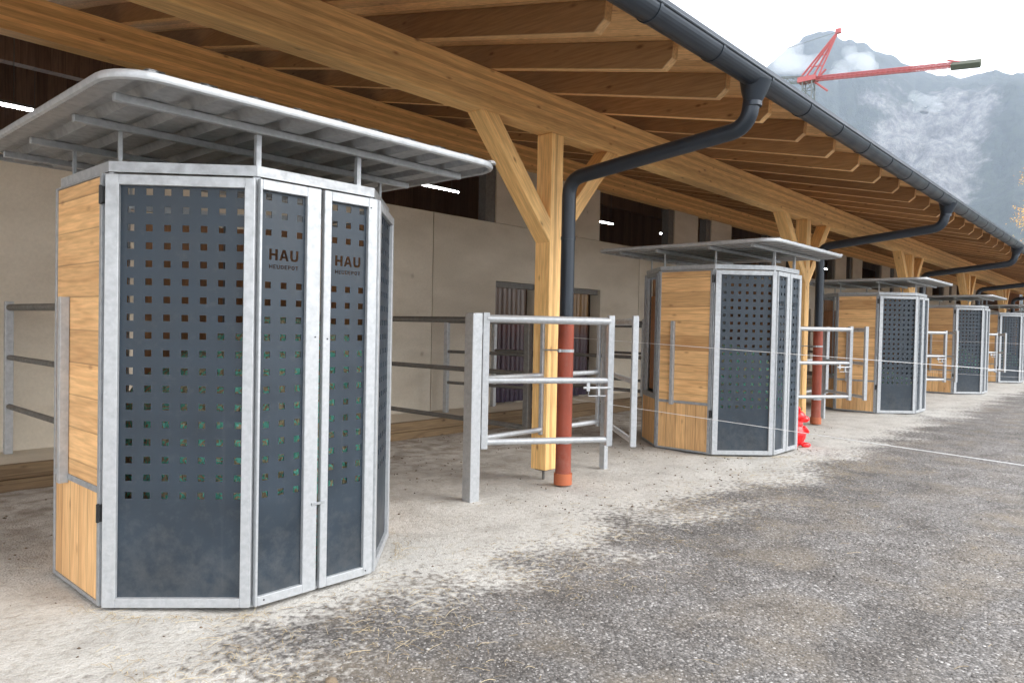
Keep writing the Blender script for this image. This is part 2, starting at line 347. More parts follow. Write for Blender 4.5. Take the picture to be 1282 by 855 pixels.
# concrete ledge with timber kerb
P('concrete_ledge', MB().box((X_BEG, 7.66, -.2), (X_END, WALL_Y+.02, .20)), M['conc'])
for i in range(-1, 14):
    x0 = i*4.0+.9
    if x0 > X_END: break
    for k, (z0, z1) in enumerate(((-.05, .105), (.110, .235))):
        P('timber_kerb', MB().box((x0+.006, 7.56, z0), (x0+3.994, 7.655, z1)), M['kerb'], bevel=.006, loc=(0, -WALL_Y, 0))
# lower wall panels with door openings
doors = [(9.12, 10.24), (11.30, 12.24)] + [(a+2*SP*j, b_+2*SP*j) for j in (1, 2, 3) for a, b_ in ((9.12, 10.24), (11.30, 12.24))]
joints = [X_BEG, 1.65, 7.67, 13.69, 19.71, 25.73, 31.75, 37.77, 43.79, 49.81, X_END]
for a, b_ in zip(joints, joints[1:]):
    m = MB(); x = a+.008; e = b_-.008
    for d0, d1 in doors:
        if d0 > a and d1 < b_:
            m.box((x, WALL_Y, .19), (d0, WALL_Y+.25, 3.33)); m.box((d0, WALL_Y, 2.34), (d1, WALL_Y+.25, 3.33)); x = d1
    m.box((x, WALL_Y, .19), (e, WALL_Y+.25, 3.33))
    P('wall_panel', m, M['conc'])
P('wall_backing', MB().box((X_BEG, WALL_Y+.10, 2.4), (X_END, WALL_Y+.22, 3.325)), M['galvd'])
# upper wall piers between the ventilation openings
piers = [(9.10, 12.16)]
x = 15.18
for j in range(14):
    piers.append((x, x+1.14)); x += 1.14 + (.71 if j % 2 == 0 else 2.6)
    if x > X_END-1.5: break
piers = [(-3.0, -1.5)] + piers
for a, b_ in piers:
    P('wall_pier', MB().box((a, WALL_Y, 3.336), (b_, WALL_Y+.22, 4.35)), M['conc'])
    f = P('opening_frame', MB().box((a-.24, WALL_Y+.03, 3.336), (a-.006, WALL_Y+.2, 4.35)), M['galvd'])
P('eaves_purlin', MB().box((X_BEG, WALL_Y-.10, 4.352), (X_END, WALL_Y+.1, 4.745)), M['beam_x'])
# door fillings
for k, (d0, d1) in enumerate(doors):
    if True:
        fr = P('curtain_rail', MB().box((d0+.01, WALL_Y+.06, 2.24), (d1-.01, WALL_Y+.12, 2.335)), M['galvd'])
        for s in range(7 if k % 2 == 0 else 5):
            x0 = d0+.03+s*.125; m = MB(); V = []; F = []
            for i in range(7):
                u = i/6; yy = WALL_Y+.09+.018*math.sin(u*math.pi)*(1 if s % 2 else -1)+.012*s % .02
                V += [(x0+u*.135, yy, 0), (x0+u*.135, yy, 2.02)]
            F = [(2*i, 2*i+2, 2*i+3, 2*i+1) for i in range(6)]; m.add(V, F)
            P('curtain_strip', m, M['strip' if k % 2 == 0 else 'strip2'], loc=(0, -WALL_Y, .215))
# hall behind the wall
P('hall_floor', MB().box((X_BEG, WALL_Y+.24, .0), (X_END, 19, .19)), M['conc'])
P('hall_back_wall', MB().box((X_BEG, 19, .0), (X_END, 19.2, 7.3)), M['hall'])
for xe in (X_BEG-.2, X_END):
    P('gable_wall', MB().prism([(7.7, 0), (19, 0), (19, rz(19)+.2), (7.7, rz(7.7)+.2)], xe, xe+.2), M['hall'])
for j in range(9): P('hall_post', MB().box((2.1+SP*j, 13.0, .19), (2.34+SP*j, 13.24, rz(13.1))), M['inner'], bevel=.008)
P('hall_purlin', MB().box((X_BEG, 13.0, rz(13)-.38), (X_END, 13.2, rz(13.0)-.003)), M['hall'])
# main front purlin
P('front_purlin', MB().box((X_BEG, 4.6, 3.50), (X_END, 4.8, 3.878)), M['beam_x'], bevel=.006)
# rafters
r0 = 3.93 - .869*8
nr = int((X_END-r0)/.869)+1
prof = [(2.755, rz(2.755)+.085), (2.835, rz(2.835)+.002), (19, rz(19)+.002), (19, rz(19)+.21), (2.745, rz(2.745)+.21)]
m = MB(); m.prism(prof, 0, .085); rme = None
for i in range(nr):
    X = r0+i*.869-.042
    if rme is None:
        o = m.build('rafter', M['raft'], barn, bevel=.004); rme = o.data
    else: o = link('rafter', rme, barn)
    o.location = (X, -WALL_Y, 0)
dk = [(2.50, rz(2.5)+.213), (19.2, rz(19.2)+.213), (19.2, rz(19.2)+.24), (2.50, rz(2.5)+.24)]
P('roof_deck', MB().prism(dk, X_BEG-.3, X_END+.3), M['deck'])
P('roof_cover', MB().prism([(2.46, rz(2.46)+.243), (19.3, rz(19.3)+.243), (19.3, rz(19.3)+.29), (2.46, rz(2.46)+.29)], X_BEG-.35, X_END+.35), M['gutter'])
# gutter: a half round channel with rolled front edge
GY, GZ, GR = 2.50, 3.60, .095
m = MB(); V = []; F = []
pr = [(GY+GR*math.cos(a), GZ+GR*math.sin(a)) for a in [math.pi*(1+i/14) for i in range(15)]]
inner = [(GY+(GR-.004)*math.cos(a), GZ+(GR-.004)*math.sin(a)) for a in [math.pi*(2-i/14) for i in range(15)]]
m.prism(pr+inner, X_BEG-.3, X_END+.3)
gut = P('gutter', m, M['gutter'], smooth=False)
g2 = MB().tube([(X_BEG-.3, GY-GR, GZ+.004), (X_END+.3, GY-GR, GZ+.004)], .011, 8).build('rolled_edge', M['gutter'], gut)
for i in range(nr):
    X = r0+i*.869+.09
    b1 = MB(); pr1 = [(GY+(GR+.006)*math.cos(a), GZ+(GR+.006)*math.sin(a)) for a in [math.pi*(1+k/14) for k in range(15)]]
    in1 = [(GY+(GR-.001)*math.cos(a), GZ+(GR-.001)*math.sin(a)) for a in [math.pi*(2-k/14) for k in range(15)]]
    b1.prism(pr1+in1, -.016, .016); b1.build('gutter_bracket', M['gutter'], gut, loc=(X, 0, 0))
sm_f = lambda o: o.data.polygons.foreach_set('use_smooth', [len(p.vertices) == 4 for p in o.data.polygons])
P('eaves_flashing', MB().box((X_BEG-.3, 2.475, 3.60), (X_END+.3, 2.479, 3.66)), M['gutter'])
# posts, braces, downpipes
def bar_between(a, b_, w_, h_, m_, name, parent):
    a, b_ = Vector(a), Vector(b_); L = (b_-a).length; d = (b_-a).normalized()
    o = MB().box((-w_/2, -h_/2, 0), (w_/2, h_/2, L)).build(name, m_, parent, bevel=.006)
    yv = Vector((0, 1, 0)); xv = yv.cross(d).normalized()
    o.matrix_local = Matrix((xv, yv, d)).transposed().to_4x4(); o.location = a; return o
def post_unit():
    p = MB().box((-.095, 0, .11), (.095, .195, 3.498)).build('timber_post', M['beam_z'], barn, bevel=.006)
    for s in (-1, 1):
        m = MB()
        # brace with faces cut flush to post and purlin
        x0, z0, x1, z1, wd = .09, 2.40, 1.10, 3.50, .24
        V = [(s*x0, z0), (s*x0, z0+wd), (s*(x1-wd*.95), z1-.002), (s*x1, z1-.002)]
        m.add([(a, .004, b_) for a, b_ in V]+[(a, .19, b_) for a, b_ in V], [(0, 1, 2, 3), (7, 6, 5, 4), (0, 4, 5, 1), (1, 5, 6, 2), (2, 6, 7, 3), (3, 7, 4, 0)])
        ang = math.atan2(s*(x1-x0), z1-z0)
        # bring it to a frame whose z runs along the brace so the grain follows it
        rotm = Matrix.Rotation(-ang, 4, 'Y'); m.v = [tuple(rotm @ Vector(q)) for q in m.v]
        m.build('brace', M['beam_z'], p, bevel=.005, rot=(0, ang, 0))
    a = MB().tube([(0, .1, -.05), (0, .1, .1)], .014, 8); a.box((-.06, .04, .095), (.06, .16, .109)); a.build('steel_anchor', M['galvd'], p)
    return p
def pipe_unit():
    top = (0, 2.52, 3.50); px = 0; py = 4.36
    c1, c2 = (px, 2.55, 3.20), (px, py, 3.0)
    pts = [Vector((0, 2.52, 3.52))] + arc((0, 2.52, 3.5), c1, c2, .16) + arc(c1, c2, (px, py, 1.6), .16) + [Vector((px, py, 1.62))]
    p = MB().tube(pts, .068, 18).build('downpipe', M['gutter'], barn, smooth=True)
    MB().tube([(0, 2.50, 3.56), (0, 2.51, 3.47), (0, 2.52, 3.40)], [.125, .1, .072], 18).build('gutter_outlet', M['gutter'], p, smooth=True)
    MB().tube([(0, 2.52, 3.395), (0, 2.52, 3.36)], .074, 18).build('pipe_sleeve', M['gutter'], p, smooth=True)
    MB().tube([(0, py, 2.44), (0, py, 2.41)], .073, 18).build('pipe_sleeve', M['gutter'], p, smooth=True)
    MB().tube([(0, py, 1.66), (0, py, .10)], .077, 20).build('red_lower_pipe', M['pvc'], p, smooth=True)
    MB().tube([(0, py, .13), (0, py, .02)], .090, 20).build('pipe_socket', M['orange'], p, smooth=True)
    for z in (1.33, .44):
        k = MB().tube([(0, py, z-.014), (0, py, z+.014)], .083, 20); k.tube([(0, py, z), (-.03, py+.26, z)], .008, 6)
        k.box((-.115, py-.012, z-.014), (-.075, py+.012, z+.014)); k.build('pipe_clamp', M['galvb'], p, smooth=False)
    return p
pu = post_unit(); pu.location = (5.755-SP, 4.602-WALL_Y, 0)
pp = pipe_unit(); pp.location = (5.64-SP, -WALL_Y, 0)
ALL = list(bpy.data.objects)
for k in range(0, NB+1):
    c = copy_tree(pu, barn); c.location = (5.755+SP*k, 4.602-WALL_Y, 0)
    c = copy_tree(pp, barn); c.location = (5.64+SP*k, -WALL_Y, 0)
# LED tubes under the hall roof
where = ['seen over the roof of the nearest hay cabin', 'seen just past the right edge of the nearest canopy', 'seen between the big brace post and the second canopy']
lamps = [(2.15, 11, 4.22, 1.4), (9.85, 11, 4.32, 1.25), (15.85, 11, 4.33, .6), (18.75, 11, 4.36, .35), (32.5, 11, 4.34, 1.5), (3.6, 15, 4.32, .9), (4.9, 15, 4.32, .9)]
llab = ['glowing white tube lamp in the dark opening at the far left above the nearest cabin', 'glowing white tube lamp in the dark opening beside the nearest canopy tip',
        'glowing white tube lamp in the dark opening right of the first timber post', 'short glowing lamp beside the first pale pier, deeper down the barn',
        'small glowing tube lamp far down the barn above the third canopy', 'glowing tube lamp low under the rear edge of the nearest canopy, outer one', 'glowing tube lamp low under the rear edge of the nearest canopy, inner one']
for (x, y, z, L), lb in zip(lamps, llab):
    t = empty('tube_lamp', (x, y, z)); tag(t, lb, 'lamp', 'tube lamps in the hall')
    MB().tube([(-L/2, 0, 0), (L/2, 0, 0)], .014, 8).build('glowing_tube', M['led'], t)
    h = MB().box((-L/2-.02, -.03, .024), (L/2+.02, .03, .06)); zr = rz(y)-z
    for s in (-1, 1): h.tube([(s*L*.35, 0, .06), (s*L*.35, 0, zr)], .006, 5)
    h.build('lamp_housing', M['galvd'], t)

# ------------------------------------------------------------------ hay feeding cabin (octagon)
S = .7705; KK = S/math.sqrt(2)
vB = Vector((-(KK+S/2), -S/2)); vC = vB+Vector((KK, -KK)); vE = vC+Vector((S, 0)); vF = vE+Vector((KK, KK)); vG = vF+Vector((0, S))
vY = vG+Vector((-KK, KK)); vZ = vY+Vector((-S, 0)); vA = vB+Vector((0, S)); vD = (vC+vE)/2
HT = 2.38
def facet(Pp, Q):                            # local frame: x along P->Q, y outward, z up
    u = (Q-Pp).normalized(); n_ = Vector((u.y, -u.x)); L = (Q-Pp).length
    return Matrix(((u.x, n_.x, 0, Pp.x), (u.y, n_.y, 0, Pp.y), (0, 0, 1, 0), (0, 0, 0, 1))), L
def fix(Mx):                                  # mirrored frame is harmless: normals are recalculated
    return Mx
def logo_piece(u0, u1, z0, z1, text_rows):
    """a sheet with the lettering cut out of it, in (u, z); returns verts and triangles"""
    cu = bpy.data.curves.new('t', 'CURVE'); cu.dimensions = '2D'; cu.fill_mode = 'FRONT'
    def poly(pts):
        s = cu.splines.new('POLY'); s.points.add(len(pts)-1)
        for q, p in zip(s.points, pts): q.co = (p[0], p[1], 0, 1)
        s.use_cyclic_u = True
    poly([(u0, z0), (u1, z0), (u1, z1), (u0, z1)])
    GL = {'H': [[(0,0),(.24,0),(.24,.4),(.56,.4),(.56,0),(.8,0),(.8,1),(.56,1),(.56,.6),(.24,.6),(.24,1),(0,1)]],
          'A': [[(0,0),(.24,0),(.31,.22),(.59,.22),(.66,0),(.9,0),(.58,1),(.32,1)], [(.36,.40),(.54,.40),(.45,.72)]],
          'U': [[(0,1),(0,.3),(.06,.12),(.2,0),(.6,0),(.74,.12),(.8,.3),(.8,1),(.56,1),(.56,.32),(.5,.2),(.3,.2),(.24,.32),(.24,1)]],
          'E': [[(0,0),(.62,0),(.62,.18),(.22,.18),(.22,.41),(.56,.41),(.56,.59),(.22,.59),(.22,.82),(.62,.82),(.62,1),(0,1)]],
          'D': [[(0,0),(.45,0),(.66,.16),(.74,.36),(.74,.64),(.66,.84),(.45,1),(0,1)], [(.22,.18),(.22,.82),(.4,.82),(.52,.62),(.52,.38),(.4,.18)]],
          'P': [[(0,0),(.22,0),(.22,.36),(.5,.36),(.66,.46),(.7,.68),(.66,.9),(.5,1),(0,1)], [(.22,.54),(.22,.82),(.44,.82),(.48,.68),(.44,.54)]],
          'O': [[(.2,0),(.56,0),(.76,.25),(.76,.75),(.56,1),(.2,1),(0,.75),(0,.25)], [(.3,.2),(.22,.38),(.22,.62),(.3,.8),(.46,.8),(.54,.62),(.54,.38),(.46,.2)]],
          'T': [[(.22,0),(.46,0),(.46,.82),(.68,.82),(.68,1),(0,1),(0,.82),(.22,.82)]]}
    WD = {'H': .8, 'A': .9, 'U': .8, 'E': .62, 'D': .74, 'P': .7, 'O': .76, 'T': .68}
    for txt, zc, h, wtot in text_rows:
        gap = .14; tw = sum(WD[c] for c in txt)+gap*(len(txt)-1); sx = wtot/tw; x = (u0+u1)/2-wtot/2
        for c in txt:
            for i, pl in enumerate(GL[c]): poly([(x+a*sx, zc-h/2+b_*h) for a, b_ in pl])
            x += (WD[c]+gap)*sx
    ob = bpy.data.objects.new('t', cu); C.objects.link(ob); dg = bpy.context.evaluated_depsgraph_get()
    me = bpy.data.meshes.new_from_object(ob.evaluated_get(dg)); V = [tuple(v.co) for v in me.vertices]; F = [tuple(p.vertices) for p in me.polygons]
    bpy.data.objects.remove(ob); bpy.data.meshes.remove(me); bpy.data.curves.remove(cu); return V, F
PIT = .0945; SQ = .035
def perforated(m, Mx, L, u0, u1, z0, z1, ncol, uc, rows=18, ztop=2.222, n0=0.0, th=.004, logo=False):
    us = [u0]; 
    for i in range(ncol): us += [uc+i*PIT-SQ/2, uc+i*PIT+SQ/2]
    us.append(u1); zs = [z0]
    for j in range(rows-1, -1, -1): zs += [ztop-j*PIT-SQ/2, ztop-j*PIT+SQ/2]
    zs.append(z1); hole = set()
    for i in range(ncol):
        for j in range(rows): hole.add((2*i+1, 2*(rows-1-j)+1))
    skip = set(); lg = None
    if logo:
        ja = 2*(rows-1-4)+1; jb = 2*(rows-1-3)+1; ia, ib = 1, 2*ncol-1
        for i in range(ia, ib+1):
            for j in range(ja, jb+1): skip.add((i, j))
        for j in (3, 4):
            for i in range(ncol): hole.discard((2*i+1, 2*(rows-1-j)+1))
        lu0, lu1, lz0, lz1 = us[ia], us[ib+1], zs[ja], zs[jb+1]
        lg = logo_piece(lu0, lu1, lz0, lz1, [('HAU', lz1-.040, .060, .178), ('HEUDEPOT', lz0+.024, .022, .178)])
    ni, nj = len(us)-1, len(zs)-1
    V = []; F = []; idx = {}
    def vid(i, j, s):
        if (i, j, s) not in idx: idx[(i, j, s)] = len(V); V.append((us[i], n0+(th if s else 0), zs[j]))
        return idx[(i, j, s)]
    for i in range(ni):
        for j in range(nj):
            if (i, j) in hole or (i, j) in skip: continue
            for s in (0, 1): F.append((vid(i, j, s), vid(i+1, j, s), vid(i+1, j+1, s), vid(i, j+1, s)))
            for di, dj, e in ((-1, 0, ((i, j), (i, j+1))), (1, 0, ((i+1, j), (i+1, j+1))), (0, -1, ((i, j), (i+1, j))), (0, 1, ((i, j+1), (i+1, j+1)))):
                if (i+di, j+dj) in hole: F.append((vid(*e[0], 0), vid(*e[1], 0), vid(*e[1], 1), vid(*e[0], 1)))
    m.add(V, F, Mx)
    if lg:
        for s in (0, 1): m.add([(a, n0+(th if s else 0), b_) for a, b_, _ in lg[0]], lg[1], Mx)
def frame(m, Mx, u0, u1, z0, z1, w0, w1, wt, wb, n0, n1):
    m.box((u0, n0, z0), (u0+w0, n1, z1), Mx); m.box((u1-w1, n0, z0), (u1, n1, z1), Mx)
    m.box((u0+w0, n0, z1-wt), (u1-w1, n1, z1), Mx); m.box((u0+w0, n0, z0), (u1-w1, n1, z0+wb), Mx)

def make_cabin():
    root = empty('hay_feeder')
    verts = [vB, vC, vE, vF, vG, vY, vZ, vA]
    # top and bottom rings
    for nm, z0, z1, mm in (('top_rail', 2.325, HT, M['galvb']), ('base_rail', .012, .055, M['galv'])):
        m = MB()
        for a, b_ in zip(verts, verts[1:]+verts[:1]):
            if (b_-a).cross(Vector((0, 0)) - a) == 0: pass
            n_ = Vector(((b_-a).y, -(b_-a).x)).normalized(); u = (b_-a).normalized(); t = .05*math.tan(R_(22.5))
            m.add([(a.x, a.y, z0), (b_.x, b_.y, z0), (*(b_-u*t-n_*.05), z0), (*(a+u*t-n_*.05), z0),
                   (a.x, a.y, z1), (b_.x, b_.y, z1), (*(b_-u*t-n_*.05), z1), (*(a+u*t-n_*.05), z1)],
                  [(0,1,2,3),(7,6,5,4),(0,4,5,1),(1,5,6,2),(2,6,7,3),(3,7,4,0)])
        m.build(nm, mm, root)
    # corner posts
    for v in verts:
        d = -v.normalized()*.035; c = v+d
        MB().box((-.018, -.018, .055), (.018, .018, 2.325)).build('corner_post', M['galv'], root, loc=(c.x, c.y, 0), rot=(0, 0, math.atan2(v.y, v.x)))
    # perforated facets: B-C, E-F (fixed) and two leaves C-D, D-E
    def perf(Pp, Q, name, w0, w1, ncol, uc, logo, g0=0, g1=0, n=.004, mm='galvb'):
        Mx, L = facet(Pp, Q)
        f = MB(); frame(f, Mx, g0, L-g1, .022, 2.308, w0, w1, .055, .05, n, n+.034); f.build(name+'_frame', M[mm], root, bevel=.003)
        fo = ALLP[-1] if False else [o for o in bpy.data.objects if o.parent == root][-1]
        p = MB(); perforated(p, Mx, L, g0+w0-.006, L-g1-w1+.006, .06, 2.265, ncol, uc, logo=logo, n0=n+.006); p.build('perforated_panel', M['anth'], fo)
        return Mx, L, fo
    ALLP = []
    _, _, f1 = perf(vB, vC, 'front_panel', .070, .054, 7, .69-PIT*6, False)
    perf(vC, vD, 'door', .014, .088, 3, .062, True, g1=.012)
    perf(vD, vE, 'door', .048, .066, 3, .096, True, g0=.012)
    perf(vE, vF, 'side_panel', .066, .066, 7, .11, False)
    # door latch pieces and black hinges
    Mx, L = facet(vC, vD)
    l = MB()
    l.box((L-.05, .040, .513), (L+.035, .045, .527), Mx)
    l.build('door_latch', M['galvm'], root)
    l = MB(); Mc, Lc = facet(vC, vE)
    for u, z in ((.345, 1.47), (.425, 1.46), (.05, 2.25), (.72, 2.25), (.05, .05), (.72, .05)): l.tube([(u, .037, z), (u, .041, z)], .0045, 8, Mc)
    l.build('screws', M['black'], root)
    Mx, L = facet(vA, vB)
    for z in (2.2, .52):
        h = MB(); h.box((L-.022, .004, z-.045), (L+.006, .036, z+.045), Mx); h.tube([(L-.008, .036, z-.05), (L-.008, .036, z+.05)], .009, 8, Mx); h.build('hinge', M['black'], root, bevel=.003)
    # wooden door facet A-B and its mirror image F-G, in own frame so the grain follows
    for a, b_, nm in ((vA, vB, 'wooden_door'), (vF, vG, 'wooden_panel')):
        Mx, L = facet(a, b_); ang = math.atan2((b_-a).y, (b_-a).x)
        f = MB(); frame(f, Matrix.Scale(-1, 4, (0, 1, 0)), 0.004, L-.012, .02, 2.315, .028, .034, .012, .02, 0, .028)
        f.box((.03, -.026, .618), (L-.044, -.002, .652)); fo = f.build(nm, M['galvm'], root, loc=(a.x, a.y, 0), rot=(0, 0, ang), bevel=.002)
        MB().box((.030, -.020, .653), (L-.045, .006, 2.30)).build('upper_boards', M['lam'], fo)
        MB().box((.034, .008, .05), (L-.05, .016, 2.29)).build('inner_lining', M['inner'], fo)
        MB().box((.030, -.020, .041), (L-.045, .006, .617)).build('lower_boards', M['lamv'], fo)
        if nm == 'wooden_door':
            h = MB(); h.box((.205, -.070, .60), (.25, -.022, 1.67))
            h.build('door_bar', M['galvb'], fo, bevel=.002)
            h = MB()
            for z in (.66, 1.13, 1.6): h.tube([(.200, -.048, z), (.206, -.048, z)], .013, 8)
            h.build('bolts', M['black'], fo)
    # feeding facets: boards below, open frame above
    for a, b_ in ((vZ, vA), (vY, vZ), (vG, vY)):
        Mx, L = facet(a, b_); ang = math.atan2((b_-a).y, (b_-a).x); S_ = Matrix.Scale(-1, 4, (0, 1, 0))
        f = MB(); frame(f, S_, .004, L-.004, .02, 2.315, .034, .034, .02, .02, 0, .026)
        f.box((.04, -.026, .64), (L-.04, 0, .70)); frame(f, S_, .12, L-.12, .70, 2.295, .03, .03, .03, .01, .002, .024)
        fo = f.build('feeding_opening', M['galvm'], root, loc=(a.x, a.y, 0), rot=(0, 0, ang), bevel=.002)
        MB().box((.038, -.020, .041), (L-.038, .006, .639)).build('lower_boards', M['lamv'], fo)
        MB().box((.07, .06, .73), (L-.07, .072, 2.262 if a is not vZ else 2.02)).build('rear_boards', M['inner'], fo)
    # supports of the canopy
    CZ = 2.562
    for v in (vC, vE, vB, vF, vG, vY, vZ, vA):
        c = v - v.normalized()*.07
        if v is vE: c = Vector((v.x-.10, v.y+.035))
        if v is vC: c = Vector((v.x+.02, v.y+.035))
        hw = .014 if v in (vC, vE) else .009
        MB().box((c.x-hw, c.y-hw, HT), (c.x+hw, c.y+hw, CZ-.012)).build('canopy_support', M['galvb'] if v in (vC, vE) else M['galv'], root)
    # canopy: trapezoidal sheet with ribs along y
    hx, hy, rr = 1.20, 1.24, .20
    can = MB(); xs_ = []; per = .24; x = -hx
    def outline(x):                          # rounded corners: half depth of the sheet at x
        d = hx-abs(x)
        return hy if d >= rr else hy-rr+math.sqrt(max(0, rr*rr-(rr-d)**2))
    prof_ = []
    x = -hx
    nper = int(2*hx/per)
    for i in range(nper):
        b0 = -hx+i*per
        for dx, dz in ((0, 0), (.10, 0), (.125, .045), (.20, .045), (.225, 0)): prof_.append((b0+dx, dz))
    prof_.append((hx, 0)); pr2 = []
    for (xa, za), (xb, zb) in zip(prof_, prof_[1:]):
        for t in (0, .5): pr2.append((xa+(xb-xa)*t, za+(zb-za)*t))
    pr2.append(prof_[-1]); V = []; F = []
    for xx, zz in pr2:
        o_ = outline(xx); V += [(xx, -o_, CZ+zz+.03), (xx, o_, CZ+zz+.03), (xx, -o_, CZ+zz+.0305), (xx, o_, CZ+zz+.0305)]
    for i in range(len(pr2)-1):
        a = 4*i; F += [(a, a+4, a+5, a+1), (a+2, a+3, a+7, a+6)]
    can.add(V, F); co = can.build('canopy_sheet', M['sheet'], root)
    pts = []
    for cx, cy, a0 in ((hx-rr, hy-rr, 0), (-hx+rr, hy-rr, 90), (-hx+rr, -hy+rr, 180), (hx-rr, -hy+rr, 270)):
        for i in range(7): a = R_(a0+i*15); pts.append((cx+rr*math.cos(a), cy+rr*math.sin(a), CZ+.045))
    rad = .023; V = []; F = []; n8 = 8
    npnt = len(pts)
    for i, p in enumerate(pts):
        p = Vector(p); t = (Vector(pts[(i+1) % npnt])-Vector(pts[i-1])).normalized(); e = Vector((t.y, -t.x, 0))
        V += [p+rad*(math.cos(2*math.pi*k/n8)*e*.8+math.sin(2*math.pi*k/n8)*Vector((0, 0, 1))) for k in range(n8)]
    for i in range(npnt):
        for k in range(n8): F.append((i*n8+k, i*n8+(k+1) % n8, ((i+1) % npnt)*n8+(k+1) % n8, ((i+1) % npnt)*n8+k))
    MB().add(V, F).build('edge_trim', M['galvb'], co, smooth=True)
    for yy in (-.93, -.38, .35, .90):
        MB().box((-hx+.10, yy-.018, CZ-.012), (hx-.10, yy+.018, CZ+.026)).build('purlin', M['galv'], co, bevel=.003)
    for i in range(nper):
        MB().tube([(-hx+i*per+.16, -1.20, CZ+.06), (-hx+i*per+.16, -1.20, CZ+.080)], [.042, .030], 10).build('rib_cap', M['galvb'], co)
    return root
CX0 = 1.4261-vB.x; CY0 = 4.1655-vB.y
proto = make_cabin()
notes = ['with large open shadow side, closest of the row', 'behind the first galvanised gate, red toy at its foot', 'third in the row, beyond the second red downpipe', 'fourth in the row, small', 'fifth in the row, far away', 'sixth in the row, at the edge of view', 'seventh in the row']
clab = ['nearest octagonal hay cabin of larch boards and dark perforated panels under a metal canopy',
        'second octagonal hay cabin in the row, with a red toy at its foot',
        'third octagonal hay cabin in the row, between the second and third red downpipes',
        'fourth octagonal hay cabin in the row, small in the distance behind white wires',
        'fifth octagonal hay cabin in the row, far away near the photo edge',
        'sixth octagonal hay cabin in the row, almost cut off by the photo edge']
cabins = []
ALL = list(bpy.data.objects)
for k in range(7):
    o = proto if k == 0 else copy_tree(proto)
    o.location = (CX0+SP*k, CY0, 0); cabins.append(o)
    tag(o, clab[k] if k < 6 else 'seventh octagonal hay cabin in the row, farthest away of all', 'hay feeder', 'octagonal hay feeding cabins in a row')
# hay bales in green net inside
def bale():
    random.seed(5); m = MB(); V = []; F = []; n_, h = 40, 16
    for j in range(h+1):
        t = j/h
        for i in range(n_):
            a = 2*math.pi*i/n_; q = Vector((math.cos(a)*2.5, math.sin(a)*2.5, t*4)); r = .79 + .06*mnoise.noise(q) + .03*mnoise.noise(q*3)
            if t > .85: r *= 1-(t-.85)*1.6
            if t < .1: r *= .9+t
            z = .06+t*(1.28 + .22*math.cos(a-.3)*(t)) + .03*mnoise.noise(q*2+Vector((9, 0, 0)))
            V.append((r*math.cos(a), r*math.sin(a), z))
        if j < h: F += [(j*n_+i, j*n_+(i+1) % n_, (j+1)*n_+(i+1) % n_, (j+1)*n_+i) for i in range(n_)]
    V += [(0.05, 0, V[h*n_][2]+.05), (0, 0, .06)]; F += [(h*n_+i, h*n_+(i+1) % n_, len(V)-2) for i in range(n_)] + [((i+1) % n_, i, len(V)-1) for i in range(n_)]
    return m.add(V, F).build('hay_bale', M['hay'], smooth=True)
b0 = bale()
for k in range(7):
    o = b0 if k == 0 else b0.copy()
    if k: C.objects.link(o)
    o.location = (CX0+SP*k+.07, CY0-.05, 0); o.rotation_euler = (0, 0, (0, .5, 1.7, .9, 2.6, 4, 5)[k]); o.scale = (1, 1, (1, .88, .6, .9, .75, 1, .8)[k])
    tag(o, 'hay bale in green net glimpsed through the holes of the %s hay cabin' % (['nearest']+ORD[1:])[k], 'hay bale', 'hay bales inside the cabins')

# ------------------------------------------------------------------ fences and gates
def upright(m, x, y, z0, z1, w_=.06, d=.05): m.box((x-w_/2, y-d/2, z0), (x+w_/2, y+d/2, z1))
def rail_panel(name, A, B, zs_, mm, z0, z1, stile=.05, r=.021, postA=None, postB=None, mstile=None):
    """panel from A to B (ground points); local x runs A->B"""
    A = Vector(A+(0,)); B = Vector(B+(0,)); L = (B-A).length; root = empty(name, A, math.atan2((B-A).y, (B-A).x))
    for z in zs_: MB().tube([(.01, 0, z), (L-.01, 0, z)], r if z < 1.5 else r*1.25, 12).build('rail', mm, root, smooth=True)
    for x_, pz in ((0, postA), (L, postB)):
        nm = 'stile' if pz is None else 'post'
        m = MB()
        if pz is None: upright(m, x_, 0, z0, z1, stile, stile)
        else: upright(m, x_, 0, pz, z1, .07, .07)
        m.build(nm, mstile or mm, root, bevel=.004)
    return root, L
def gate_extras(root, L, hinge_x=0, latch=False):
    for z in (.62, 1.52):
        m = MB(); s = -1 if hinge_x == 0 else 1
        m.tube([(hinge_x+s*.045, 0, z-.05), (hinge_x+s*.045, 0, z+.05)], .016, 8); m.box((hinge_x+s*.02, -.02, z-.03), (hinge_x+s*.09, .02, z+.03)); m.build('hinge', M['galv'], root)
    if latch:
        m = MB(); x = L-.05
        m.tube([(x-.22, -.035, 1.005), (x+.05, -.035, 1.005)], .011, 8); m.tube([(x-.17, -.035, 1.02), (x-.17, -.035, .93), (x, -.035, .93)], .006, 6)
        m.box((x-.19, -.045, .975), (x-.16, -.02, 1.05)); m.box((x-.08, -.045, .93), (x-.06, -.02, 1.02)); m.build('latch_bolt', M['galvb'], root)
gn = lambda k: (['nearest']+ORD[1:])[k]
ZS = (.52, 1.07, 1.62)
